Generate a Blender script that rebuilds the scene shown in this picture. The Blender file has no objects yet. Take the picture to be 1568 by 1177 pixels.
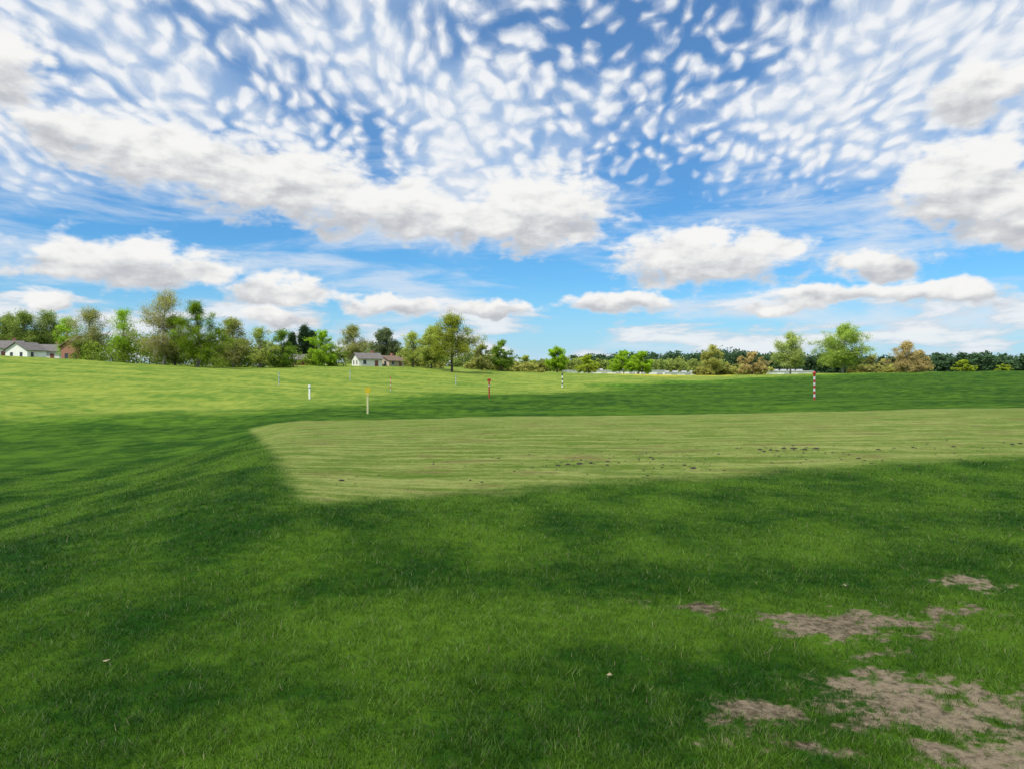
import bpy, math, numpy as np, random
from mathutils import Vector
rng=np.random.default_rng(7); random.seed(7)
sc=bpy.context.scene
F=1120.0; CX=784.0; HR=572.0; EYE=1.7
# ------------------------------------------------ camera
cd=bpy.data.cameras.new("camera"); cam=bpy.data.objects.new("camera",cd); sc.collection.objects.link(cam)
cam.location=(0,0,EYE); cam.rotation_euler=(math.radians(90),0,0)
cd.sensor_width=36; cd.lens=36*F/1568; cd.shift_y=-16.5/1568; cd.clip_end=12000; cd.clip_start=0.05
sc.camera=cam
sc.view_settings.view_transform='Standard'; sc.view_settings.look='None'; sc.view_settings.exposure=0
# ------------------------------------------------ numpy noise
_tab=rng.random((256,256))
def vnoise(x,y):
    xi=np.floor(x).astype(int); yi=np.floor(y).astype(int); fx=x-xi; fy=y-yi
    fx=fx*fx*(3-2*fx); fy=fy*fy*(3-2*fy)
    a=_tab[xi&255,yi&255]; b=_tab[(xi+1)&255,yi&255]; c=_tab[xi&255,(yi+1)&255]; d=_tab[(xi+1)&255,(yi+1)&255]
    return (a*(1-fx)+b*fx)*(1-fy)+(c*(1-fx)+d*fx)*fy
def fbm(x,y,o=4):
    s=0;a=.5;t=0
    for i in range(o):
        s=s+a*vnoise(x*2**i+13.7*i,y*2**i+7.1*i); t+=a; a*=.5
    return s/t
def sstep(a,b,x):
    t=np.clip((x-a)/(b-a),0,1); return t*t*(3-2*t)
# ------------------------------------------------ terrain heights
cols=np.array([0,350,560,750,1050,1280,1568]); cu=(cols-CX)/F
dep=np.array([28,45,60,80,110,150,200,260.])
rows=np.array([[680,652,632,604,565,545,559,562],
 [668,648,628,605,581,562,560,564],
 [650,636,627,610,589,570,556,553],
 [646,639,632,616,601,588,574,566],
 [643,636,629,614,602,592,583,577.5],
 [641,631,619,602,591,582,574,571],
 [638,625,608,595,584,576,570,568]])
Z=EYE-(rows-HR)/F*dep[None,:]
for c in (0,1): Z[c,6:]=Z[c,5]+0.1
dd=np.concatenate([[1,10,17],dep,[320,500,900,5000]])
Zf=np.concatenate([np.zeros((7,2)),(Z[:,:1]*0.3),Z,Z[:,-1:]-0.1,Z[:,-1:]*0.6,np.zeros((7,2))],axis=1)
Lg=np.linspace(0,math.log(5000),430); Ug=np.linspace(-0.95,0.95,191)
tmp=np.array([np.interp(Lg,np.log(dd),Zf[i]) for i in range(7)])
G=np.array([np.interp(Ug,cu,tmp[:,j]) for j in range(len(Lg))]).T
def gk(s):
    k=np.exp(-0.5*(np.arange(-3*s,3*s+1)/s)**2); return k/k.sum()
def sm(a,s,ax):
    k=gk(s); p=3*s
    pad=[(0,0),(0,0)]; pad[ax]=(p,p)
    b=np.pad(a,pad,mode='edge')
    return np.apply_along_axis(lambda v:np.convolve(v,k,'valid'),ax,b)
G=sm(sm(G,4,1),9,0)
def height(x,y):
    x=np.asarray(x,float); y=np.asarray(y,float)
    yy=np.maximum(y,1.0)
    u=np.clip(x/yy,-0.94,0.94); l=np.clip(np.log(yy),0,Lg[-1]-1e-6)
    iu=(u-Ug[0])/(Ug[1]-Ug[0]); il=l/(Lg[1]-Lg[0])
    i0=np.clip(np.floor(iu).astype(int),0,len(Ug)-2); j0=np.clip(np.floor(il).astype(int),0,len(Lg)-2)
    a=iu-i0; b=il-j0
    z=(G[i0,j0]*(1-a)+G[i0+1,j0]*a)*(1-b)+(G[i0,j0+1]*(1-a)+G[i0+1,j0+1]*a)*b
    r=np.hypot(x,y)
    z=z+(fbm(x*0.5+40,y*0.5+9,3)-0.5)*0.09*sstep(1,4,r)
    z=z+(fbm(x*0.06+3,y*0.06+5,3)-0.5)*1.1*sstep(14,70,r)
    # rolling swells across the range and the hillside
    z=z+0.42*np.sin(x*.075+y*.035+1.2)*np.sin(y*.062-x*.018)*sstep(34,70,y)*sstep(260,150,y)
    s=x+0.265*y          # bank: crest runs from the tee corner toward the viewer, falling away to the left
    z=z+0.12*np.exp(-((s+.6)/1.6)**2)*sstep(4,9,y)*sstep(40,24,y)-0.75*sstep(-.8,-6.5,s)*sstep(4,11,y)*sstep(64,30,y)
    return z
def hz(x,y): return float(height(np.array([x]),np.array([y]))[0])
_ts=np.geomspace(1.5,700,1600)
def ray(px,py):
    u=(px-CX)/F; v=-(py-HR)/F
    hit=np.nonzero(EYE+v*_ts<=height(u*_ts,_ts))[0]
    t=float(_ts[hit[0]]) if len(hit) else 300.
    return (u*t,t)
# ------------------------------------------------ masks
def pxell(cx,cy,rx,ry):
    y=EYE*F/(cy-HR); return ((cx-CX)/F*y,y,rx/F*y,ry*y*y/(EYE*F))
DIRT=[pxell(*a)+(s,) for a,s in [((1440,1085,185,50),.95),((1520,1140,115,42),.85),((1340,1040,90,20),.8),((1290,955,155,19),.9),
 ((1345,995,60,8),.6),((1478,890,52,12),.8),((1060,932,42,8),.55),((970,926,30,7),.4),((1425,935,80,10),.6),
 ((1180,1090,100,22),.58),((1250,1140,100,20),.58)]]
def dirt(x,y):
    """0 = closed turf, 1 = bare soil; broad soft falloff, broken up by clumps"""
    m=np.full(np.shape(x),-1.0)
    for cx,cy,rx,ry,s in DIRT:
        d=np.sqrt(((x-cx)/rx)**2+((y-cy)/ry)**2); m=np.maximum(m,(1.4-d)*s)
    n=fbm(x*2.6,y*2.6,4)-0.5; n2=fbm(x*8+5,y*8,3)-.5; n3=vnoise(x*26,y*26)-.5
    return sstep(0.05,1.15,m*1.15+n*1.2+n2*1.7+n3*.8)*(m>-0.3)
nearE=[(380,655),(460,775),(600,766),(800,750),(1000,738),(1200,724),(1568,702)]
farE=[(380,655),(600,642),(800,637),(1200,631),(1568,624)]
nw=np.array([ray(*p) for p in nearE]); fw=np.array([ray(*p) for p in farE])
print("tee",nw.round(1).tolist(),fw.round(1).tolist())
def tee(x,y):
    s=0.5*(fbm(x*1.6,y*1.6,4)-.5)
    (x0,y0),(x1,y1)=nw[0],nw[1]
    xl=x1+(x0-x1)*(y-y1)/(y0-y1)
    nx=np.append(nw[1:,0],nw[-1,0]+40); ny=np.append(nw[1:,1],nw[-1,1]+(nw[-1,1]-nw[-2,1])/(nw[-1,0]-nw[-2,0])*40)
    fx=np.append(fw[:,0],fw[-1,0]+40); fy=np.append(fw[:,1],fw[-1,1]+4)
    yn=np.interp(x,nx,ny); yf=np.interp(x,fx,fy)
    return sstep(-.15,.3,x-xl+s*.6)*sstep(-.4,1.0,y-yn+s*2.2)*sstep(-.5,1.0,yf-y+s*4)
def stripes(x,y):
    def sq(v): return np.tanh(1.6*np.sin(v*2*math.pi))*.5+.5
    p=x+0.265*y+0.5*np.sin(y*.16)+.25*(fbm(x*.6,y*.3,2)-.5)
    a=sq(p/2.1)
    b=sq((y-0.16*x+1.2*np.sin(x*.09))/2.2)
    wv=fbm(x*.03,y*.03,3)*14
    c=sq((y+0.22*x+9*np.sin(x*.022+.5)+wv)/8.5)*(.35+.9*fbm(x*.02+7,y*.05,2))
    left=sstep(.6,-.6,p+.2); far=sstep(24,34,y)
    return (a*left+b*(1-left)*.6+.2*(1-left))*(1-far)+c*far
def tone(x,y):
    """mowing / vigour variation 0..1"""
    t=fbm(x*1.5,y*1.0,5)*0.75+fbm(x*0.2+9,y*0.13,3)*0.25
    return np.clip(0.54+(t-.5)*1.35+(stripes(x,y)-.5)*.26,0,1)
def sunny(x,y):
    """shaded range colour (0) to sunlit hillside colour (1), painted into the turf"""
    u=x/np.maximum(y,1)
    yb=np.interp(u,[-.7,-.39,-.2,.05,.3,.7],[50,58,76,110,190,300])
    return sstep(-14,18,y-yb+(fbm(x*.04,y*.04,3)-.5)*50)
# ------------------------------------------------ node helpers
class S:
    def __init__(s,nt,o): s.nt=nt;s.o=o
    def __add__(a,b): return M(a.nt,'ADD',a,b)
    def __radd__(a,b): return M(a.nt,'ADD',a,b)
    def __sub__(a,b): return M(a.nt,'SUBTRACT',a,b)
    def __rsub__(a,b): return M(a.nt,'SUBTRACT',b,a)
    def __mul__(a,b): return M(a.nt,'MULTIPLY',a,b)
    def __rmul__(a,b): return M(a.nt,'MULTIPLY',a,b)
    def __truediv__(a,b): return M(a.nt,'DIVIDE',a,b)
def put(nt,inp,v):
    if isinstance(v,S): nt.links.new(v.o,inp)
    elif v is not None: inp.default_value=v
def M(nt,op,a,b=None,c=None,clamp=False):
    n=nt.nodes.new('ShaderNodeMath'); n.operation=op; n.use_clamp=clamp
    put(nt,n.inputs[0],a); put(nt,n.inputs[1],b)
    if c is not None: put(nt,n.inputs[2],c)
    return S(nt,n.outputs[0])
def VM(nt,op,a,b=None,c=None,out=0,scale=None):
    n=nt.nodes.new('ShaderNodeVectorMath'); n.operation=op
    put(nt,n.inputs[0],a)
    if b is not None: put(nt,n.inputs[1],b)
    if c is not None: put(nt,n.inputs[2],c)
    if scale is not None: put(nt,n.inputs['Scale'],scale)
    return S(nt,n.outputs[out])
def SS(nt,v,a,b,lo=0.,hi=1.):
    n=nt.nodes.new('ShaderNodeMapRange'); n.interpolation_type='SMOOTHSTEP'
    put(nt,n.inputs[0],v)
    for i,q in zip((1,2,3,4),(a,b,lo,hi)): put(nt,n.inputs[i],q)
    return S(nt,n.outputs[0])
def NZ(nt,vec,scale,detail=3,rough=.5,dist=0.,out=0,dim='3D'):
    n=nt.nodes.new('ShaderNodeTexNoise'); n.noise_dimensions=dim
    if vec is not None: nt.links.new(vec.o,n.inputs['Vector'])
    n.inputs['Scale'].default_value=scale;n.inputs['Detail'].default_value=detail;n.inputs['Roughness'].default_value=rough;n.inputs['Distortion'].default_value=dist
    return S(nt,n.outputs[out])
def XYZ(nt,x,y,z=0.):
    n=nt.nodes.new('ShaderNodeCombineXYZ'); put(nt,n.inputs[0],x);put(nt,n.inputs[1],y);put(nt,n.inputs[2],z); return S(nt,n.outputs[0])
def MIX(nt,f,a,b,mode='MIX'):
    n=nt.nodes.new('ShaderNodeMix'); n.data_type='RGBA'; n.blend_type=mode
    put(nt,n.inputs[0],f)
    for i,v in ((6,a),(7,b)):
        if isinstance(v,S): nt.links.new(v.o,n.inputs[i])
        else: n.inputs[i].default_value=tuple(v)+(1,) if len(v)==3 else v
    return S(nt,n.outputs[2])
def ATT(nt,name,out='Fac'):
    n=nt.nodes.new('ShaderNodeAttribute'); n.attribute_name=name; return S(nt,n.outputs[out])
def MAP(nt,vec,scale,rot=(0,0,0)):
    n=nt.nodes.new('ShaderNodeMapping'); n.inputs['Scale'].default_value=scale; n.inputs['Rotation'].default_value=rot; nt.links.new(vec.o,n.inputs[0]); return S(nt,n.outputs[0])
def newmat(name):
    m=bpy.data.materials.new(name); m.use_nodes=True; nt=m.node_tree; nt.nodes.clear()
    return m,nt,nt.nodes.new('ShaderNodeOutputMaterial')
def simple(name,col,rough=.7,nscale=4.,amt=.15,metal=0.):
    m,nt,out=newmat(name); b=nt.nodes.new('ShaderNodeBsdfPrincipled')
    tc=nt.nodes.new('ShaderNodeTexCoord'); v=S(nt,tc.outputs['Object'])
    n=NZ(nt,v,nscale,4,.6)
    c=MIX(nt,SS(nt,n,.3,.7),[q*(1-amt) for q in col],[min(1,q*(1+amt)) for q in col])
    nt.links.new(c.o,b.inputs['Base Color']); b.inputs['Roughness'].default_value=rough; b.inputs['Metallic'].default_value=metal
    nt.links.new(b.outputs[0],out.inputs[0]); return m
# ------------------------------------------------ ground
ang_f=np.linspace(-46,46,680); ang_c=np.linspace(46,314,140)[1:-1]
ang=np.radians(np.concatenate([ang_f,ang_c])); NA=len(ang)
rad=np.concatenate([[0.05,.4,.8,1.2,1.6],np.geomspace(2,14,250),np.geomspace(14,400,260)[1:],np.geomspace(400,6000,30)[1:]]); NR=len(rad)
R,A=np.meshgrid(rad,ang,indexing='ij'); X=(R*np.sin(A)).ravel(); Y=(R*np.cos(A)).ravel(); Zg=height(X,Y)
def npmesh(name,V,Fc,k):
    me=bpy.data.meshes.new(name); n=len(Fc)
    me.vertices.add(len(V)); me.vertices.foreach_set('co',np.ascontiguousarray(V,dtype=np.float32).ravel())
    me.loops.add(n*k); me.loops.foreach_set('vertex_index',np.ascontiguousarray(Fc,dtype=np.int32).ravel())
    me.polygons.add(n); me.polygons.foreach_set('loop_start',np.arange(0,n*k,k,dtype=np.int32))
    me.update(calc_edges=True); return me
def attr(me,name,v):
    a=me.attributes.new(name,'FLOAT','POINT'); a.data.foreach_set('value',np.ascontiguousarray(v,dtype=np.float32))
def link(me,name,mats,smooth=False,parent=None):
    o=bpy.data.objects.new(name,me); sc.collection.objects.link(o)
    for m in mats: me.materials.append(m)
    if smooth: me.polygons.foreach_set('use_smooth',np.ones(len(me.polygons),dtype=bool))
    if parent: o.parent=parent
    return o
idx=np.arange(NR*NA).reshape(NR,NA)
a=idx[:-1,:];b=np.roll(idx,-1,1)[:-1,:];c=np.roll(idx,-1,1)[1:,:];d=idx[1:,:]
me=npmesh("ground",np.stack([X,Y,Zg],1),np.stack([a,d,c,b],-1).reshape(-1,4),4)
attr(me,'dirt',dirt(X,Y)); attr(me,'tee',tee(X,Y)); attr(me,'tone',tone(X,Y)); attr(me,'sunlit',sunny(X,Y))
yel=sstep(225,255,Y)*sstep(345,310,Y)*sstep(30,45,X)*sstep(92,74,X)*sstep(.36,.55,fbm(X*.35,Y*.12,4))
attr(me,'yel',yel*.8)
LUSH_D=(.017,.072,.004); LUSH_L=(.100,.205,.013)
SUNLIT_D=(.085,.165,.020); SUNLIT_L=(.225,.275,.045)  # sunlit look of the far hillside put into its turf colour
TEE_D=(.13,.215,.022); TEE_L=(.36,.40,.11)
gm,nt,out=newmat("turf_ground")
geo=nt.nodes.new('ShaderNodeNewGeometry'); pos=S(nt,geo.outputs['Position'])
to=ATT(nt,'tone'); te=ATT(nt,'tee'); hi=ATT(nt,'sunlit')
n1=NZ(nt,pos,5.5,4,.7,dim='2D'); n2=NZ(nt,pos,1.1,2,.6,dim='2D')
n7=NZ(nt,MAP(nt,pos,(.3,.5,.1)),2.2,5,.7,dim='2D')
f=SS(nt,to*0.95+(n1-0.5)*0.8+(n2-0.5)*0.3+(n7-.5)*.5,.10,.9)
lush=MIX(nt,f,LUSH_D,LUSH_L)
n3=NZ(nt,MAP(nt,pos,(.05,.13,.1)),1.5,5,.65,dim='2D')
sunlit=MIX(nt,SS(nt,n3*0.6+to*0.40+(n7-.5)*.35,.3,.7),SUNLIT_D,SUNLIT_L)
n4=NZ(nt,MAP(nt,pos,(.2,2.2,1),(0,0,-.06)),1.2,5,.7,dim='2D')
teec=MIX(nt,SS(nt,n4*0.70+n1*0.40+(to-.5)*.12,.40,.72),TEE_D,TEE_L)
n6=NZ(nt,MAP(nt,pos,(.5,1.1,1)),.9,4,.7,dim='2D')
teec=MIX(nt,SS(nt,n6,.54,.70,0.,.7),teec,(.22,.17,.065))
teec=MIX(nt,SS(nt,n6,.48,.33,0.,.6),teec,(.09,.18,.016))
c=MIX(nt,te,MIX(nt,hi,lush,sunlit),teec)
c=MIX(nt,ATT(nt,'yel'),c,(.48,.42,.05))
di=ATT(nt,'dirt'); nd=NZ(nt,pos,16,5,.75,dim='2D')
soil=MIX(nt,SS(nt,nd*.7+n2*.4,.36,.70),(.055,.043,.024),(.36,.285,.185))
c=MIX(nt,SS(nt,di+(nd-0.5)*1.3,.08,.9),c,soil)
bs=nt.nodes.new('ShaderNodeBsdfPrincipled'); bs.inputs['Roughness'].default_value=.9; bs.inputs['Specular IOR Level'].default_value=.05
nt.links.new(c.o,bs.inputs['Base Color'])
bp=nt.nodes.new('ShaderNodeBump'); bp.inputs['Strength'].default_value=.8; bp.inputs['Distance'].default_value=.06
nt.links.new((nd+n2).o,bp.inputs['Height']); nt.links.new(bp.outputs[0],bs.inputs['Normal'])
nt.links.new(bs.outputs[0],out.inputs[0])
link(me,"ground",[gm],True)
# ------------------------------------------------ grass blades (one mesh)
NB=660000
r=np.exp(rng.uniform(math.log(2.0),math.log(30),NB)); th=rng.uniform(-.78,.78,NB)
bx=r*np.sin(th); by=r*np.cos(th)
dm=dirt(bx,by); tm=tee(bx,by)
clump=fbm(bx*9,by*9,3)
keep=(rng.random(NB)>dm*1.0)&(rng.random(NB)>tm*0.45)&(rng.random(NB)<sstep(.25,.62,clump)+.3)
bx=bx[keep];by=by[keep];r=r[keep];tm=tm[keep];dm=dm[keep];clump=clump[keep];n=len(bx)
tn=np.clip(tone(bx,by)+(clump-.5)*1.0+(vnoise(bx*3.1,by*3.1)-.5)*.30,0,1)
h=(0.014+0.022*rng.random(n)+0.032*sstep(.35,.75,clump)*fbm(bx*2,by*2,2))*(1-.65*tm)*(1-.4*dm)*np.clip(1.15-r/60,.6,1.2)
w=np.maximum(.0038,r*.0008)*(0.7+.7*rng.random(n))
ph=rng.uniform(0,2*math.pi,n); lean=rng.uniform(.1,1.3,n); la=rng.uniform(0,2*math.pi,n)
bz=height(bx,by)
P=np.stack([bx,by,bz-.004],1); D=np.stack([np.cos(ph),np.sin(ph),0*ph],1)*(w/2)[:,None]
T=P+np.stack([np.cos(la)*lean*h,np.sin(la)*lean*h,h],1)
V=np.empty((n,3,3)); V[:,0]=P-D; V[:,1]=P+D; V[:,2]=T
me=npmesh("grass",V.reshape(-1,3),np.arange(3*n).reshape(n,3),3)
rn=rng.random(n)[:,None]
lo=np.array(LUSH_D);hi_=np.array(LUSH_L)
cb=lo+(hi_-lo)*sstep(.1,.9,tn)[:,None]
t2=sstep(.2,.8,fbm(bx*.25,by*2.6,4)*.8+rng.random(n)*.3)[:,None]; ct=np.array(TEE_D)+(np.array(TEE_L)-np.array(TEE_D))*t2
cb=cb*(1-tm[:,None])+ct*tm[:,None]
cb=cb*(np.array([.45,.5,.5])+(np.array([2.0,1.8,2.6])-.45)*rn**1.6)
dry=(rng.random(n)<.03+.14*dm)[:,None]; cb=np.where(dry,np.array([.30,.28,.14])*(.6+.6*rn),cb)
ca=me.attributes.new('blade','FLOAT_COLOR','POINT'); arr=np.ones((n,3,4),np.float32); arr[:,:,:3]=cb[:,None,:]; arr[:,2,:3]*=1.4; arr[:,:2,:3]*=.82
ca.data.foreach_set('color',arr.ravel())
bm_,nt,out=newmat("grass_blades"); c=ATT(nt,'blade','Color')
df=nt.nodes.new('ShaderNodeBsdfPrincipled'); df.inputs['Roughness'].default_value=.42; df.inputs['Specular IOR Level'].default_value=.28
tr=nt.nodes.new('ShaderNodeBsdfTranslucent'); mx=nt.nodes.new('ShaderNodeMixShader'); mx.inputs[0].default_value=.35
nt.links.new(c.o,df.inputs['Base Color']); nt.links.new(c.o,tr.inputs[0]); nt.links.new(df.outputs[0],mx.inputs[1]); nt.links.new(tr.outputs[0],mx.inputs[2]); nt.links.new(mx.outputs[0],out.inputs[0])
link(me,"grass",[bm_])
# ------------------------------------------------ generic mesh builder
class MB:
    def __init__(s): s.v=[];s.f=[];s.m=[]
    def box(s,x0,x1,y0,y1,z0,z1,m=0):
        b=len(s.v); s.v+=[(x0,y0,z0),(x1,y0,z0),(x1,y1,z0),(x0,y1,z0),(x0,y0,z1),(x1,y0,z1),(x1,y1,z1),(x0,y1,z1)]
        for q in ((0,3,2,1),(4,5,6,7),(0,1,5,4),(1,2,6,5),(2,3,7,6),(3,0,4,7)): s.f.append([b+i for i in q]); s.m.append(m)
    def tube(s,p0,p1,r0,r1,k=6,m=0,cap=False):
        p0=Vector(p0);p1=Vector(p1); ax=(p1-p0)
        if ax.length<1e-6: return
        ax.normalize(); up=Vector((0,0,1)) if abs(ax.z)<.9 else Vector((1,0,0)); e=ax.cross(up).normalized(); g=ax.cross(e)
        b=len(s.v)
        for p,rr in ((p0,r0),(p1,r1)):
            for i in range(k):
                t=2*math.pi*i/k; s.v.append(tuple(p+e*(math.cos(t)*rr)+g*(math.sin(t)*rr)))
        for i in range(k): s.f.append([b+i,b+(i+1)%k,b+k+(i+1)%k,b+k+i]); s.m.append(m)
        if cap: s.f.append([b+k+i for i in range(k)]); s.m.append(m); s.f.append([b+k-1-i for i in range(k)]); s.m.append(m)
    def ball(s,c,r,m=0,k=10):
        b=len(s.v); 
        for j in range(k//2+1):
            ph=math.pi*j/(k//2)
            for i in range(k):
                t=2*math.pi*i/k; s.v.append((c[0]+r*math.sin(ph)*math.cos(t),c[1]+r*math.sin(ph)*math.sin(t),c[2]+r*math.cos(ph)))
        for j in range(k//2):
            for i in range(k): s.f.append([b+j*k+i,b+(j+1)*k+i,b+(j+1)*k+(i+1)%k,b+j*k+(i+1)%k]); s.m.append(m)
    def build(s,name,mats,loc=(0,0,0),rot=0,smooth=False,parent=None):
        me=bpy.data.meshes.new(name); me.from_pydata(s.v,[],s.f); o=link(me,name,mats,smooth,parent)
        me.polygons.foreach_set('material_index',s.m); o.location=loc; o.rotation_euler=(0,0,rot); return o
# ------------------------------------------------ trees
bark=simple("bark",(.13,.105,.08),.9,3,.35); bark_d=simple("bark_dark",(.05,.04,.03),.9,3,.3); bark_g=simple("bark_grey",(.28,.255,.21),.9,3,.3)
_lm={}
def leafmat(c,lo=.58,hi=1.55):
    key=tuple(c)
    if key in _lm: return _lm[key]
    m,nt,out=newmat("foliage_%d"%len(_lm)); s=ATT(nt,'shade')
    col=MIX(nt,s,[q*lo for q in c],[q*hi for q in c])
    d=nt.nodes.new('ShaderNodeBsdfDiffuse'); t=nt.nodes.new('ShaderNodeBsdfTranslucent'); mx=nt.nodes.new('ShaderNodeMixShader'); mx.inputs[0].default_value=.42
    nt.links.new(col.o,d.inputs[0]); nt.links.new(col.o,t.inputs[0]); nt.links.new(d.outputs[0],mx.inputs[1]); nt.links.new(t.outputs[0],mx.inputs[2]); nt.links.new(mx.outputs[0],out.inputs[0])
    _lm[key]=m; return m
def leafquads(P,size,shade):
    n=len(P); nrm=rng.normal(size=(n,3)); nrm[:,2]+=.8; nrm[:,1]-=.45; nrm[:,0]-=.2; nrm/=np.linalg.norm(nrm,axis=1)[:,None]
    t=np.cross(nrm,rng.normal(size=(n,3))); t/=np.linalg.norm(t,axis=1)[:,None]; bt=np.cross(nrm,t)
    s=(size*(0.6+.8*rng.random(n)))[:,None]
    V=np.empty((n,4,3)); V[:,0]=P-t*s*.5; V[:,1]=P-bt*s*.34; V[:,2]=P+t*s*.5; V[:,3]=P+bt*s*.34
    return V.reshape(-1,3),np.repeat(shade,4)
def make_leaves(name,P,size,shade,mat,parent=None):
    V,s=leafquads(P,size,shade); n=len(P)
    me=npmesh(name,V,np.arange(4*n).reshape(n,4),4); attr(me,'shade',s); return link(me,name,[mat],False,parent)
def tree(name,px,top,wpx,depth,col,dens=1.0,trunk=.28,bk=None,low=.15,shape='round',twig=1.0,leaf=1.0):
    x=(px-CX)/F*depth; z0=hz(x,depth)-.15
    H=EYE+(HR-top)/F*depth-z0; W=wpx/F*depth
    e=bpy.data.objects.new(name,None); sc.collection.objects.link(e); e.location=(x,depth,z0)
    mb=MB(); tips=[]
    tr=max(.10,H*.022)
    pts=[Vector((0,0,0))]; nseg=7; lx=ly=0
    for i in range(1,nseg+1):
        lx+=random.gauss(0,.010)*H; ly+=random.gauss(0,.010)*H
        pts.append(Vector((lx,ly,H*.88*i/nseg)))
    def tr_r(t): return tr*(1-t)**.8+.03
    mb.tube((0,0,-.2),(0,0,.25),tr*1.7,tr*1.15,7)
    for i in range(nseg): mb.tube(pts[i],pts[i+1],tr_r(i/nseg)*(1.1 if i==0 else 1),tr_r((i+1)/nseg),7)
    def on(t):
        f=t*nseg;i=min(int(f),nseg-1); return pts[i].lerp(pts[i+1],f-i)
    def env(zf):
        if shape=='cone': return max(.06,(1-zf)**.85)
        q=(zf-low)/(1-low); return math.sqrt(max(.03,1-(2*q-.95)**2)) 
    NL=int(20+H*1.2) if shape!='cone' else int(H*6)
    for k in range(NL):
        t=trunk+(1-trunk)*((k+random.random())/NL)
        p0=on(min(.98,t)); a=k*2.4+random.gauss(0,.5)
        zt=min(.98,max(low,t+random.uniform(-.05,.30)*(1 if shape!='cone' else -.15)))
        if k%3==0 and shape!='cone': zt=random.uniform(low,trunk+.2)
        rr=W/2*env(zt)*random.uniform(.6,1.12)*(1+.18*math.sin(a*3+k))
        p1=Vector((math.cos(a)*rr,math.sin(a)*rr,H*zt)); r0=tr_r(t)*.5
        mid=p0.lerp(p1,.5)+Vector((random.gauss(0,.05)*H*.4,random.gauss(0,.05)*H*.4,H*.02))
        mb.tube(p0,mid,r0,r0*.6,5); mb.tube(mid,p1,r0*.6,.02,4)
        ns=int(5*twig)+2
        for j in range(ns):
            f=random.uniform(.3,1); q0=(p0.lerp(mid,f*2) if f<.5 else mid.lerp(p1,f*2-1))
            L=H*random.uniform(.06,.15)*(.5 if shape=='cone' else 1)
            dv=Vector((random.gauss(0,1),random.gauss(0,1),random.gauss(.45,.7))).normalized()
            q1=q0+dv*L; mb.tube(q0,q1,r0*.3,.014,3); tips.append(q1); tips.append(q0.lerp(q1,.5)) 
            if twig>1:
                for _ in range(3):
                    d2=(dv+Vector((random.gauss(0,.7),random.gauss(0,.7),random.gauss(.2,.6)))).normalized(); mb.tube(q0.lerp(q1,.6),q0.lerp(q1,.6)+d2*L*.7,.025,.012,3); tips.append(q0.lerp(q1,.6)+d2*L*.7)
    mb.build("trunk_and_limbs",[bk or bark],parent=e)
    tips=np.array([tuple(t) for t in tips]); ok=tips[:,2]>H*low*.8; tips=tips[ok]; ncl=len(tips)
    csh=rng.random(ncl); csz=rng.uniform(.5,1.2,ncl)*H*.040
    per=max(1,int(30*dens))
    P=np.repeat(tips,per,0)+rng.normal(size=(ncl*per,3))*np.repeat(csz,per)[:,None]*np.array([1,1,.75])
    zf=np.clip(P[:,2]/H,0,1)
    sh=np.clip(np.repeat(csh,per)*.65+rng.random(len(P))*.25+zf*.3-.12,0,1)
    P[:,2]=np.maximum(P[:,2],.1)
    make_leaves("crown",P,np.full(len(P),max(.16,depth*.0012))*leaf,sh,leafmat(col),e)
    return e
YG=(.33,.41,.04); PG=(.36,.43,.09); MG=(.165,.27,.03); OL=(.31,.33,.09); TN=(.46,.37,.15); BG=(.29,.46,.03); CG=(.045,.085,.036)
tree("tree",12,488,44,218,(.22,.30,.06),.5,twig=1.5); tree("tree",36,484,54,215,(.22,.30,.06),.5,twig=1.5); tree("tree",70,483,50,220,(.22,.30,.06),.45,twig=1.5)
tree("tree",104,490,44,175,BG,.9,low=.06)
tree("bare_tree",138,478,62,165,OL,.28,twig=2,bk=bark_g,trunk=.15)
tree("tree",188,478,56,160,BG,.9,low=.05,trunk=.15)
tree("bare_tree",250,456,96,150,(.33,.33,.08),.36,twig=2.2,bk=bark_g,trunk=.12,low=.05)
tree("maple_tree",303,468,90,146,(.165,.255,.018),2.6,low=.03,trunk=.12)
tree("tree",268,488,60,152,(.21,.30,.03),1.4,low=.03,trunk=.1)
tree("bare_tree",357,494,54,165,OL,.4,twig=2,bk=bark_g,trunk=.15,low=.05)
tree("tree",398,506,54,165,PG,.8,low=.05,trunk=.15)
tree("tree",432,508,50,168,MG,1.2,low=.03,trunk=.1)
tree("conifer_tree",465,499,34,205,CG,1.2,shape='cone',low=.05,trunk=.08,twig=.7)
tree("conifer_tree",447,510,30,200,CG,1.2,shape='cone',low=.05,trunk=.08,twig=.7)
tree("conifer_tree",478,507,28,212,CG,1.2,shape='cone',low=.05,trunk=.08,twig=.7)
tree("tree",493,510,54,182,BG,1.3,low=.03,trunk=.1)
tree("bare_tree",540,504,50,235,OL,.25,twig=2,bk=bark_g,trunk=.15)
tree("bare_tree",590,509,56,255,(.14,.18,.08),.7,twig=2,trunk=.15)
tree("tree",632,512,48,215,PG,.9,low=.05,trunk=.15); tree("tree",660,506,48,210,PG,.75,low=.05,trunk=.15,twig=1.5)
tree("oak_tree",692,488,84,196,(.29,.33,.04),.6,trunk=.3,low=.28,bk=bark_d,twig=1.4)
tree("tree",738,529,40,235,OL,.8,low=.05,trunk=.12); tree("tree",767,525,48,240,MG,1.2,low=.08,trunk=.15)
tree("tree",806,546,40,260,PG,1.,low=.03,trunk=.1)
tree("tree",853,534,42,250,BG,1.4,low=.12,trunk=.2)
tree("tree",900,546,50,330,YG,1.1,low=.03,trunk=.1)
tree("tree",955,540,52,330,BG,1.4,low=.06,trunk=.15); tree("tree",983,541,46,335,BG,1.3,low=.06,trunk=.15)
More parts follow.
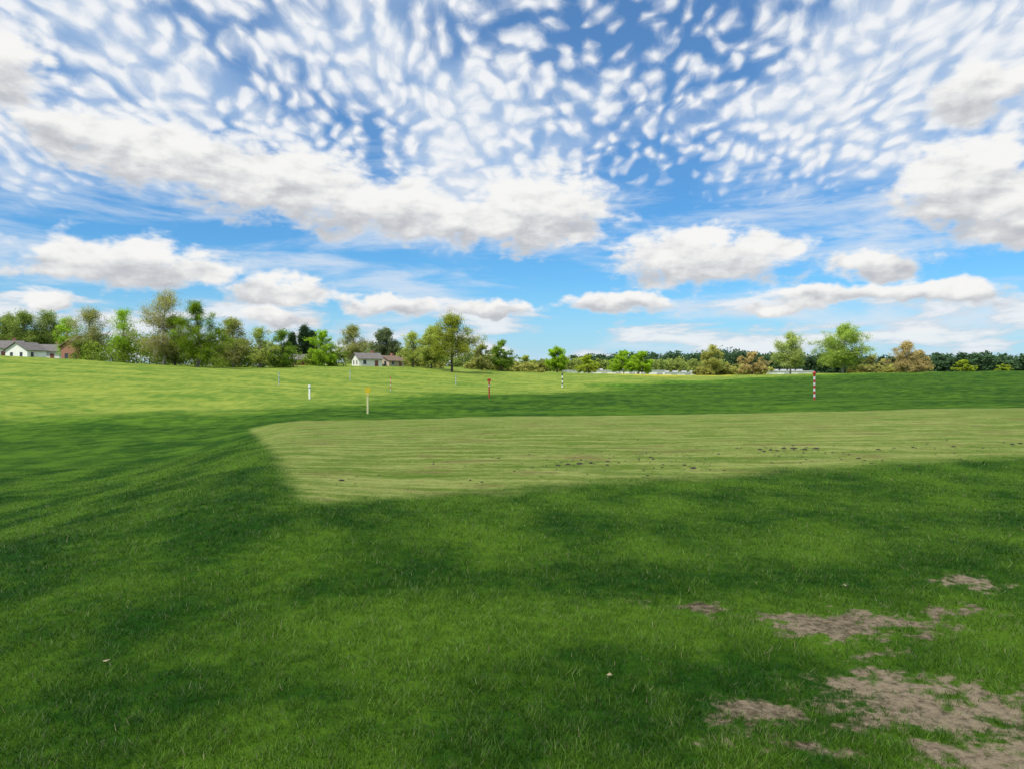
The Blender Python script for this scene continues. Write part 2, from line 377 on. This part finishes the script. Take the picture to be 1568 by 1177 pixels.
tree("tree",1090,531,44,300,(.38,.39,.10),1.,low=.03,trunk=.1)
tree("tree",1152,542,60,290,TN,1.,low=.03,trunk=.1)
tree("tree",1210,514,54,280,(.36,.44,.12),.5,low=.12,trunk=.2,bk=bark_g,twig=1.3)
tree("tree",1290,503,88,275,(.31,.43,.07),.8,low=.12,trunk=.2,bk=bark_g,twig=1.3)
tree("tree",1335,546,52,272,(.43,.42,.13),.9,low=.02,trunk=.1)
tree("bare_tree",1388,527,56,275,TN,.28,twig=2,bk=bark_g,trunk=.12,low=.05)
tree("bare_tree",1408,540,40,278,TN,.32,twig=2,bk=bark_g,trunk=.12,low=.05)
tree("shrub",1476,552,36,300,YG,1.1,low=.02,trunk=.08)
tree("shrub",1536,558,26,290,YG,.8,low=.02,trunk=.08)
# distant tree masses, one object per mass
def mass(name,segs,col,step=1.0,thick=25,fill=70,wide=1.,lo=.55,hi=1.55,q=.0021):
    P=[];Sh=[]
    for (x0,x1,t0,t1,depth) in segs:
        px=x0
        while px<x1:
            f=(px-x0)/(x1-x0); top=t0+(t1-t0)*f+random.gauss(0,2.4); dd_=depth+random.uniform(0,thick)
            x=(px-CX)/F*dd_; z0=hz(x,dd_)-.6; zt=EYE+(HR-top)/F*dd_; H=max(1.5,zt-z0); rr=H*random.uniform(.40,.6)*wide
            nb=random.uniform(0,.5)
            for j in range(11):
                br=rr*random.uniform(.35,.6); cz=z0+(j/10)*max(.1,(H-br*.8))
                c=np.array([x+random.gauss(0,.5)*rr,dd_+random.gauss(0,.4)*rr,cz]); k=int(fill*random.uniform(.6,1.3))
                d=rng.normal(size=(k,3)); d/=np.linalg.norm(d,axis=1)[:,None]
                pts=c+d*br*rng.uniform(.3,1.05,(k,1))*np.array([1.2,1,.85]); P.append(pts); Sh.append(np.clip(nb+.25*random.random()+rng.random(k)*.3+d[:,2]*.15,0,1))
            px+=rr*.8*F/depth*step
    P=np.concatenate(P); Sh=np.concatenate(Sh)
    dist=np.hypot(P[:,0],P[:,1])
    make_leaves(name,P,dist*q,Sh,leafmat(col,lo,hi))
mass("distant_trees",[(880,1130,543,535,560),(1100,1300,538,544,570),(1280,1430,546,545,560),(1400,1700,543,540,520)],(.065,.12,.055),.55,40,fill=110,lo=.6,hi=1.5,q=.0030)  # slightly bluish leaf colour stands in for distance haze
mass("distant_trees",[(700,900,552,547,400),(860,1110,552,549,410)],(.24,.30,.07),.8,30,q=.0026)
mass("distant_trees",[(-120,130,514,508,290),(120,360,508,514,260),(330,620,520,530,285),(600,760,528,543,320)],(.19,.25,.06),.75,30,fill=80,q=.0024)
mass("shrubs",[(120,215,520,516,158),(215,345,514,512,154),(330,450,528,530,166),(475,525,535,540,184)],(.18,.255,.035),.8,8)
mass("shrubs",[(620,680,544,548,225),(715,830,554,556,245),(1070,1180,561,559,300),(1300,1420,559,557,285)],(.34,.35,.09),1.,10)
# ------------------------------------------------ buildings
white=simple("white_siding",(.72,.71,.68),.6,1,.06); roofm=simple("shingle_roof",(.13,.12,.115),.9,2,.25); roofb=simple("brown_roof",(.16,.11,.08),.9,2,.25)
glass=simple("window_glass",(.03,.04,.05),.1,1,.2); brick=simple("brick",(.28,.13,.09),.85,6,.25); tan=simple("tan_siding",(.45,.38,.3),.7,1,.08); doorm=simple("door_paint",(.2,.07,.05),.5,1,.1); trimm=simple("white_trim",(.8,.8,.78),.5,1,.03)
def house(name,px,depth,w,l,hw,hr,wall,roof,rot=0.,chim=True,gar=False,dz=0.):
    x=(px-CX)/F*depth; z0=hz(x,depth)-.2+dz
    e=bpy.data.objects.new(name,None); sc.collection.objects.link(e); e.location=(x,depth,z0); e.rotation_euler=(0,0,rot)
    m=MB(); a=w/2;b=l/2
    m.v=[(-a,-b,0),(a,-b,0),(a,b,0),(-a,b,0),(-a,-b,hw),(a,-b,hw),(a,b,hw),(-a,b,hw),(-a,0,hw+hr),(a,0,hw+hr)]
    m.f=[[0,1,5,4],[1,2,6,9,5],[2,3,7,6],[3,0,4,8,7]]; m.m=[0]*4
    m.build("walls",[wall],parent=e)
    m=MB(); o=.45; s=hr/b; t=.16
    A_=a+o;B_=b+o; zl=hw-o*s
    for sg in (-1,1):
        k=len(m.v); m.v+=[(-A_,sg*B_,zl+.02),(A_,sg*B_,zl+.02),(A_,0,hw+hr+.02),(-A_,0,hw+hr+.02),(-A_,sg*B_,zl+.02+t),(A_,sg*B_,zl+.02+t),(A_,0,hw+hr+.02+t),(-A_,0,hw+hr+.02+t)]
        for q in ((0,1,2,3),(4,5,6,7),(0,1,5,4),(1,2,6,5),(3,0,4,7)): m.f.append([k+i for i in q]); m.m.append(0)
    m.build("roof",[roof],parent=e)
    m=MB(); mt=MB()
    n=max(2,int(w/2.6)); fl=[1.0] if hw<4.5 else [1.0,3.8]
    for zf in fl:
        for i in range(n):
            cx=-a+w*(i+.5)/n
            if i==n//2 and zf<2: continue
            m.box(cx-.45,cx+.45,-b-.03,-b+.05,zf,zf+1.25); mt.box(cx-.55,cx+.55,-b-.06,-b-.031,zf-.12,zf-.002); mt.box(cx-.55,cx+.55,-b-.06,-b-.031,zf+1.252,zf+1.36)
        for sx in (-1,1):
            for cy in (-l*.22,l*.22):
                m.box(*sorted((sx*(a-.05),sx*(a+.03))),cy-.45,cy+.45,zf,zf+1.2)
    m.build("windows",[glass],parent=e); mt.build("window_trim",[trimm],parent=e)
    m=MB(); cx=-a+w*(n//2+.5)/n; 
    if gar: m.box(cx-1.3,cx+1.3,-b-.05,-b+.02,0,2.2); m.build("garage_door",[trimm],parent=e)
    else: m.box(cx-.5,cx+.5,-b-.05,-b+.02,0,2.1); m.build("door",[doorm],parent=e)
    if chim:
        m=MB(); m.box(a*.4,a*.4+.8,.3,1.1,hw,hw+hr+.9); m.build("chimney",[brick],parent=e)
house("white_house",8,202,8,8,3.0,2.0,white,roofm,.5,dz=.4)
house("white_house",40,196,6,7,2.8,2.0,white,roofm,1.35,gar=True,chim=False,dz=.4)
house("white_house",76,205,7,7,2.8,1.8,white,roofm,.25,dz=.4)
house("brick_house",118,172,4,5,3.8,1.6,brick,roofb,1.4)
house("white_house",562,215,7,7,2.6,1.6,white,roofm,.5,dz=-.4)
house("brick_house",597,222,6,6,2.3,1.4,tan,roofb,.9,dz=-.4)
house("brick_house",458,190,4,5,2.0,1.2,brick,roofm,.3,chim=False,dz=-.3)
def warehouse(px0,px1,depth,top,name="warehouse"):
    x0=(px0-CX)/F*depth;x1=(px1-CX)/F*depth; zt=EYE+(HR-top)/F*depth; z0=hz((x0+x1)/2,depth)-.4
    e=bpy.data.objects.new(name,None); sc.collection.objects.link(e); e.location=((x0+x1)/2,depth,z0)
    W=x1-x0;H=zt-z0; m=MB(); m.box(-W/2,W/2,0,30,0,H); m.build("walls",[white],parent=e)
    m=MB(); m.box(-W/2-.3,W/2+.3,-.3,30.3,H,H+.45); m.build("roof_parapet",[simple("grey_metal",(.4,.42,.44),.5)],parent=e)
    m=MB(); 
    for i in range(int(W/7)): cx=-W/2+5+i*7; m.box(cx-1.5,cx+1.5,-.06,.02,.4,H*.62)
    m.build("bay_doors",[simple("bay_door",(.3,.33,.36),.5)],parent=e)
    m=MB()
    for i in range(4): cx=-W/2+W*(i+.6)/4.4; m.box(cx-1.2,cx+1.2,8,10.5,H+.45,H+1.2)
    m.build("rooftop_units",[simple("hvac",(.5,.5,.5),.5)],parent=e)
warehouse(868,1018,370,568.); warehouse(1018,1078,385,571)
warehouse(1190,1245,360,569.0,"farm_building")
# ------------------------------------------------ range marker poles
wp=simple("white_paint",(.8,.8,.78),.4,6,.05); rp=simple("red_paint",(.5,.03,.03),.4,6,.1); yp=simple("yellow_paint",(.80,.60,.02),.4,6,.08); kp=simple("dark_paint",(.04,.04,.045),.4,6,.1); bl=simple("blue_paint",(.16,.26,.42),.4,6,.1); pyp=simple("pale_yellow_paint",(.80,.74,.38),.4,6,.08); wth=simple("weathered_white",(.5,.5,.48),.6,6,.1)
mats=[wp,rp,yp,kp,bl,pyp,wth]
def pole(px,base,top,wpx,kind):
    x,y=ray(px,base); z=hz(x,y); H=(base-top)/F*y; rr=wpx/F*y/2; m=MB()
    def seg(z0,z1,c,k=1.): m.tube((0,0,z0),(0,0,z1),rr*k,rr*k,10,c,True)
    if kind=='yellow':
        seg(-.2,H*.80,5); m.box(-rr*2.8,rr*2.8,-rr*.8,rr*.8,H*.805,H,2); m.box(-rr*1.5,rr*1.5,-rr*1.2,rr*1.2,H*.70,H*.75,2)
    elif kind=='redtop':
        n=9
        seg(-.2,0.001,0)
        for i in range(n): seg(H*.92*i/n+.002,H*.92*(i+1)/n,[1,0][i%2])
        m.ball((0,0,H*.94),rr*1.8,1)
    elif kind=='red':
        seg(-.2,H*.86,1); m.box(-rr*2.4,rr*2.4,-rr*.5,rr*.5,H*.865,H,1); seg(H*.60,H*.66,0,1.12)
    elif kind=='white':
        seg(-.2,H*.74,0); seg(H*.742,H*.82,4); seg(H*.822,H,0,1.35)
    else:
        c={'bw':(3,0),'blue':(4,6),'rw':(1,6)}[kind]
        for i in range(6): seg(H*i/6-(.2 if i==0 else -.002),H*(i+1)/6,c[(i+1)%2])
        m.ball((0,0,H),rr*1.4,c[0])
    m.build("range_marker_pole",mats,(x,y,z),random.uniform(-.2,.2))
pole(563,633,593,3.0,'yellow'); pole(474,611,589,2.8,'white'); pole(749,609,580,2.2,'red'); pole(1247,612,569,3.0,'redtop')
pole(861,593,572,1.8,'bw'); pole(427,590,571,1.2,'blue'); pole(536,583,568,1.1,'blue'); pole(598,599,577,1.1,'rw'); pole(698,590,576,1.1,'blue')
# ------------------------------------------------ divot clods and dry leaves
m=MB()
def clod(x,y,r_):
    z=hz(x,y); b=len(m.v); k=7
    m.v.append((x,y,z+r_*.6))
    for ring,(f,hh_) in enumerate(((.6,.45),(1,.0))):
        for i in range(k):
            t=2*math.pi*i/k; q=r_*f*random.uniform(.6,1.2); m.v.append((x+math.cos(t)*q*1.5,y+math.sin(t)*q*1.6,z+r_*hh_*random.uniform(.5,1.1)+(0 if ring==0 else -.01)))
    for i in range(k): m.f.append([b,b+1+i,b+1+(i+1)%k]); m.m.append(0); m.f.append([b+1+i,b+1+k+i,b+1+k+(i+1)%k,b+1+(i+1)%k]); m.m.append(0)
for px,py,s in [(855,713,1),(870,711,1),(888,710,1.2),(905,709,1),(930,707,.9),(996,700,.8),(1000,703,.8),(1062,717,1.1),(1048,712,.8),(1163,688,.9),(1180,689,.9),(1200,687,1),(1215,687,1.1),(1232,688,1),(1250,687,1.1),(1315,702,1),(1345,688,.8),(1398,685,.7),(1460,684,.8),(1550,681,1),(1562,679,.8),(1190,690,.8),(1170,691,.7),(1505,686,.6),(930,712,.8),(992,728,.7),(523,736,1.1),(738,738,.7),(720,735,.7),(1100,695,.6),(1275,693,.6),(650,893,.5)]:
    x,y=ray(px,py); clod(x,y,s*y*.0034)
    for _ in range(4): clod(x+random.gauss(0,.22),y+random.gauss(0,.4),s*y*random.uniform(.0008,.0018))
for _ in range(170):
    px=random.gauss(1100,260);py=random.gauss(702,14)
    if 560<px<1568 and 672<py<735:
        x,y=ray(px,py); clod(x,y,random.uniform(.01,.028))
m.build("soil_divots",[simple("soil_clod",(.05,.038,.025),.95,20,.4)])
m=MB()
for px,py in [(120,776),(163,1018),(1297,900),(935,1040)]:
    x,y=ray(px,py); z=hz(x,y)+.022; a_=random.uniform(0,6); s=random.uniform(.013,.02); b=len(m.v)
    for i in range(6):
        t=a_+2*math.pi*i/6; q=s*(1.5 if i%3==0 else .8); m.v.append((x+math.cos(t)*q,y+math.sin(t)*q,z+random.uniform(-.006,.012)))
    m.f.append([b+i for i in range(6)]); m.m.append(0)
m.build("dry_leaves",[simple("dry_leaf",(.36,.28,.17),.8,20,.3)])
# ------------------------------------------------ added, unseen cloud overhead (casts the soft shade on the near field)
sd=Vector((-0.38,-0.42,0.82)).normalized(); AL=420.
GX,GY=np.meshgrid(np.linspace(-330,560,220),np.linspace(-330,330,180),indexing='ij'); gx=GX.ravel();gy=GY.ravel()
yb=np.interp(gx,[-330,-45,-25,-15,5,60,180,400],[40,50,62,80,118,200,270,300])
edge=np.minimum(np.minimum(yb-gy,gy+300),np.minimum(gx+310,540-gx))+(fbm(gx*.022,gy*.022,4)-.5)*55
den=sstep(-8,26,edge)
off=np.array([sd.x/sd.z*AL,sd.y/sd.z*AL])
V=np.stack([gx+off[0],gy+off[1],AL+18*fbm(gx*.02,gy*.02,4)],1)
ii=np.arange(220*180).reshape(220,180); Fq=np.stack([ii[:-1,:-1],ii[1:,:-1],ii[1:,1:],ii[:-1,1:]],-1).reshape(-1,4)
kp_=den[Fq].max(1)>0.001
me=npmesh("shade_cloud",V,Fq[kp_],4); attr(me,'den',den*(.56+.12*(fbm(gx*.03+50,gy*.03,2)-.5)))
cm,nt,out=newmat("shade_cloud_sheet"); t=nt.nodes.new('ShaderNodeBsdfTransparent'); dfu=nt.nodes.new('ShaderNodeBsdfTranslucent'); dfu.inputs[0].default_value=(.9,.9,.9,1); mx=nt.nodes.new('ShaderNodeMixShader')
nt.links.new(ATT(nt,'den').o,mx.inputs[0]); nt.links.new(t.outputs[0],mx.inputs[1]); nt.links.new(dfu.outputs[0],mx.inputs[2]); nt.links.new(mx.outputs[0],out.inputs[0])
link(me,"shade_cloud",[cm],True)
# ------------------------------------------------ sun
sl=bpy.data.lights.new("sun",'SUN'); sl.energy=4.9; sl.angle=math.radians(.5); sl.color=(1,.945,.83)
so=bpy.data.objects.new("sun",sl); sc.collection.objects.link(so); so.rotation_euler=sd.to_track_quat('Z','Y').to_euler()
elev=math.asin(sd.z); az_s=math.atan2(sd.x,sd.y)
# ------------------------------------------------ sky
w=bpy.data.worlds.new("World"); sc.world=w; w.use_nodes=True; nt=w.node_tree; nt.nodes.clear()
try: w.cycles.sampling_method='NONE'
except Exception as ex: print(ex)
out=nt.nodes.new('ShaderNodeOutputWorld'); bg=nt.nodes.new('ShaderNodeBackground'); bg.inputs[1].default_value=.1; nt.links.new(bg.outputs[0],out.inputs[0])
sky=nt.nodes.new('ShaderNodeTexSky'); sky.sky_type='NISHITA'; sky.sun_disc=False; sky.sun_elevation=elev; sky.sun_rotation=az_s; sky.dust_density=.4; sky.ozone_density=1.5
skyc=MIX(nt,1.0,S(nt,sky.outputs[0]),(.48,1.02,1.42),'MULTIPLY')
tc=nt.nodes.new('ShaderNodeTexCoord'); sp=nt.nodes.new('ShaderNodeSeparateXYZ'); nt.links.new(tc.outputs['Generated'],sp.inputs[0])
x,y,z=[S(nt,o) for o in sp.outputs]
D2=180/math.pi
azd=M(nt,'ARCTAN2',x,y)*D2; eld=M(nt,'ARCSINE',z)*D2
def ae(px,py):
    u=(px-CX)/F; v=(HR-py)/F; return math.degrees(math.atan(u)), math.degrees(math.atan2(v,math.hypot(1,u)))
V0=XYZ(nt,azd,eld)
zz=M(nt,'MAXIMUM',z,0.)+0.27
P0=XYZ(nt,x/zz,y/zz*.66)
def fieldsum(V,blobs):
    mx=None; sw=None
    for (px,py,rx,ry) in blobs:
        a0,e0=ae(px,py); a1,_=ae(px+rx,py); am,_=ae(px-rx,py); _,e1=ae(px,py-ry)
        ra=(a1-am)/2; re=abs(e1-e0)
        q=VM(nt,'MULTIPLY_ADD',V,(1/ra,1/re,0),(-a0/ra,-e0/re,1e-3))
        f=1.0-VM(nt,'LENGTH',q,out=1)
        mx=f if mx is None else M(nt,'MAXIMUM',mx,f)
        wg=M(nt,'EXPONENT',f*5.0)
        q1=VM(nt,'MULTIPLY_ADD',q,(0,1,0),(1,0,0)); q2=VM(nt,'SCALE',q1,scale=wg)
        sw=q2 if sw is None else VM(nt,'ADD',sw,q2)
    s=nt.nodes.new('ShaderNodeSeparateXYZ'); nt.links.new(sw.o,s.inputs[0])
    return mx,S(nt,s.outputs[1])/S(nt,s.outputs[0])
blobs=[(110,200,90,38),(250,235,180,58),(430,280,170,60),(590,320,150,50),(720,345,120,42),(830,325,112,66),
 (1075,395,150,46),(1480,285,125,80),(1560,330,80,60),
 (190,405,180,40),(420,446,90,26),(600,470,90,17),(955,464,105,17),(1345,403,85,24),(1290,448,130,18),(1450,450,110,20),
 (92,461,60,15),(425,487,65,17),(745,475,80,14),(1185,470,70,14),(15,110,55,58),(1500,140,100,52)]
wc=NZ(nt,V0,.30,3,.55,out=1,dim='2D')
Vw=VM(nt,'MULTIPLY_ADD',wc,(3.6,2.2,0),VM(nt,'ADD',V0,(-1.8,-1.1,0)))
fm,fh=fieldsum(Vw,blobs)
Vs=XYZ(nt,azd*.8,eld*1.7)
Vo=XYZ(nt,azd*.8+.3,eld*1.7-1.2)
n1=NZ(nt,Vs,.42,7,.56,.1,dim='2D'); n1b=NZ(nt,Vo,.42,4,.50,.1,dim='2D')
flat=M(nt,'MAXIMUM',0.-fh,0.)
fld=fm+(n1-.5)*1.5+.08-flat*.08
cum=SS(nt,fld,-.14,.38)
rel=(n1-n1b)*1.35
lit=SS(nt,.64+fh*.66+rel,-.05,1.05)
cumc=MIX(nt,lit,(5.1,5.3,5.7),(9.3,9.25,9.1))
cumc=MIX(nt,SS(nt,fld,.45,-.05,0.,.6),cumc,(8.1,8.6,9.2))
# mackerel layer: small soft rippled cells over a thin veil
wc2=NZ(nt,P0,3.0,4,.6,out=1,dim='2D')
Pw=VM(nt,'MULTIPLY_ADD',wc2,(.17,.17,0),P0)
Pr=MAP(nt,Pw,(1.0,.9,1),(0,0,.5))
vor=nt.nodes.new('ShaderNodeTexVoronoi'); vor.voronoi_dimensions='2D'; vor.feature='SMOOTH_F1'; vor.inputs['Scale'].default_value=25.; vor.inputs['Smoothness'].default_value=.75; vor.inputs['Randomness'].default_value=.8; nt.links.new(Pr.o,vor.inputs['Vector'])
cell=1.0-S(nt,vor.outputs['Distance'])*1.25
na=NZ(nt,Pr,30,5,.6,.0,dim='2D'); nl=NZ(nt,P0,2.0,3,.55,.3,dim='2D')
nl2=NZ(nt,Pw,7,2,.5,dim='2D')
cf=cell*.80+na*.60+(nl-.5)*1.0+(nl2-.5)*.45
region=SS(nt,eld+(nl-.5)*10.,9.5,15.5)
ac=SS(nt,cf+region*.42,.74,1.42)*region
acc=MIX(nt,SS(nt,cell*.7+na*.7,.45,1.02),(6.3,7.1,8.3),(8.8,9.0,9.3))
ws=NZ(nt,MAP(nt,V0,(.045,.24,1),(0,0,-.12)),1.7,5,.6,.3,dim='2D')
cir=SS(nt,ws,.42,.74)*SS(nt,eld,0.,3.)*SS(nt,eld,22.,12.)*.75
veil=SS(nt,nl,.34,.62,.10,.75)*region*.8
lw=NZ(nt,MAP(nt,V0,(.13,.62,1)),1.,6,.6,.2,dim='2D')
low=SS(nt,lw*SS(nt,eld,8.6,4.6),.42,.58)*.85
lowb=MIX(nt,SS(nt,lw,.47,.66),(6.3,6.9,7.7),(8.9,9.0,9.1))
base=MIX(nt,SS(nt,eld,8.,-1.,0.,.7),skyc,(5.0,7.0,8.8))
c=MIX(nt,cir,base,(7.2,7.9,8.8)); c=MIX(nt,veil,c,(5.0,6.5,8.6)); c=MIX(nt,ac,c,acc); c=MIX(nt,low,c,lowb); c=MIX(nt,cum,c,cumc)
c=MIX(nt,SS(nt,eld,2.8,-.5,0.,.4),c,(6.4,7.5,8.8))
nt.links.new(c.o,bg.inputs[0])
print("ok",len(bpy.data.objects))
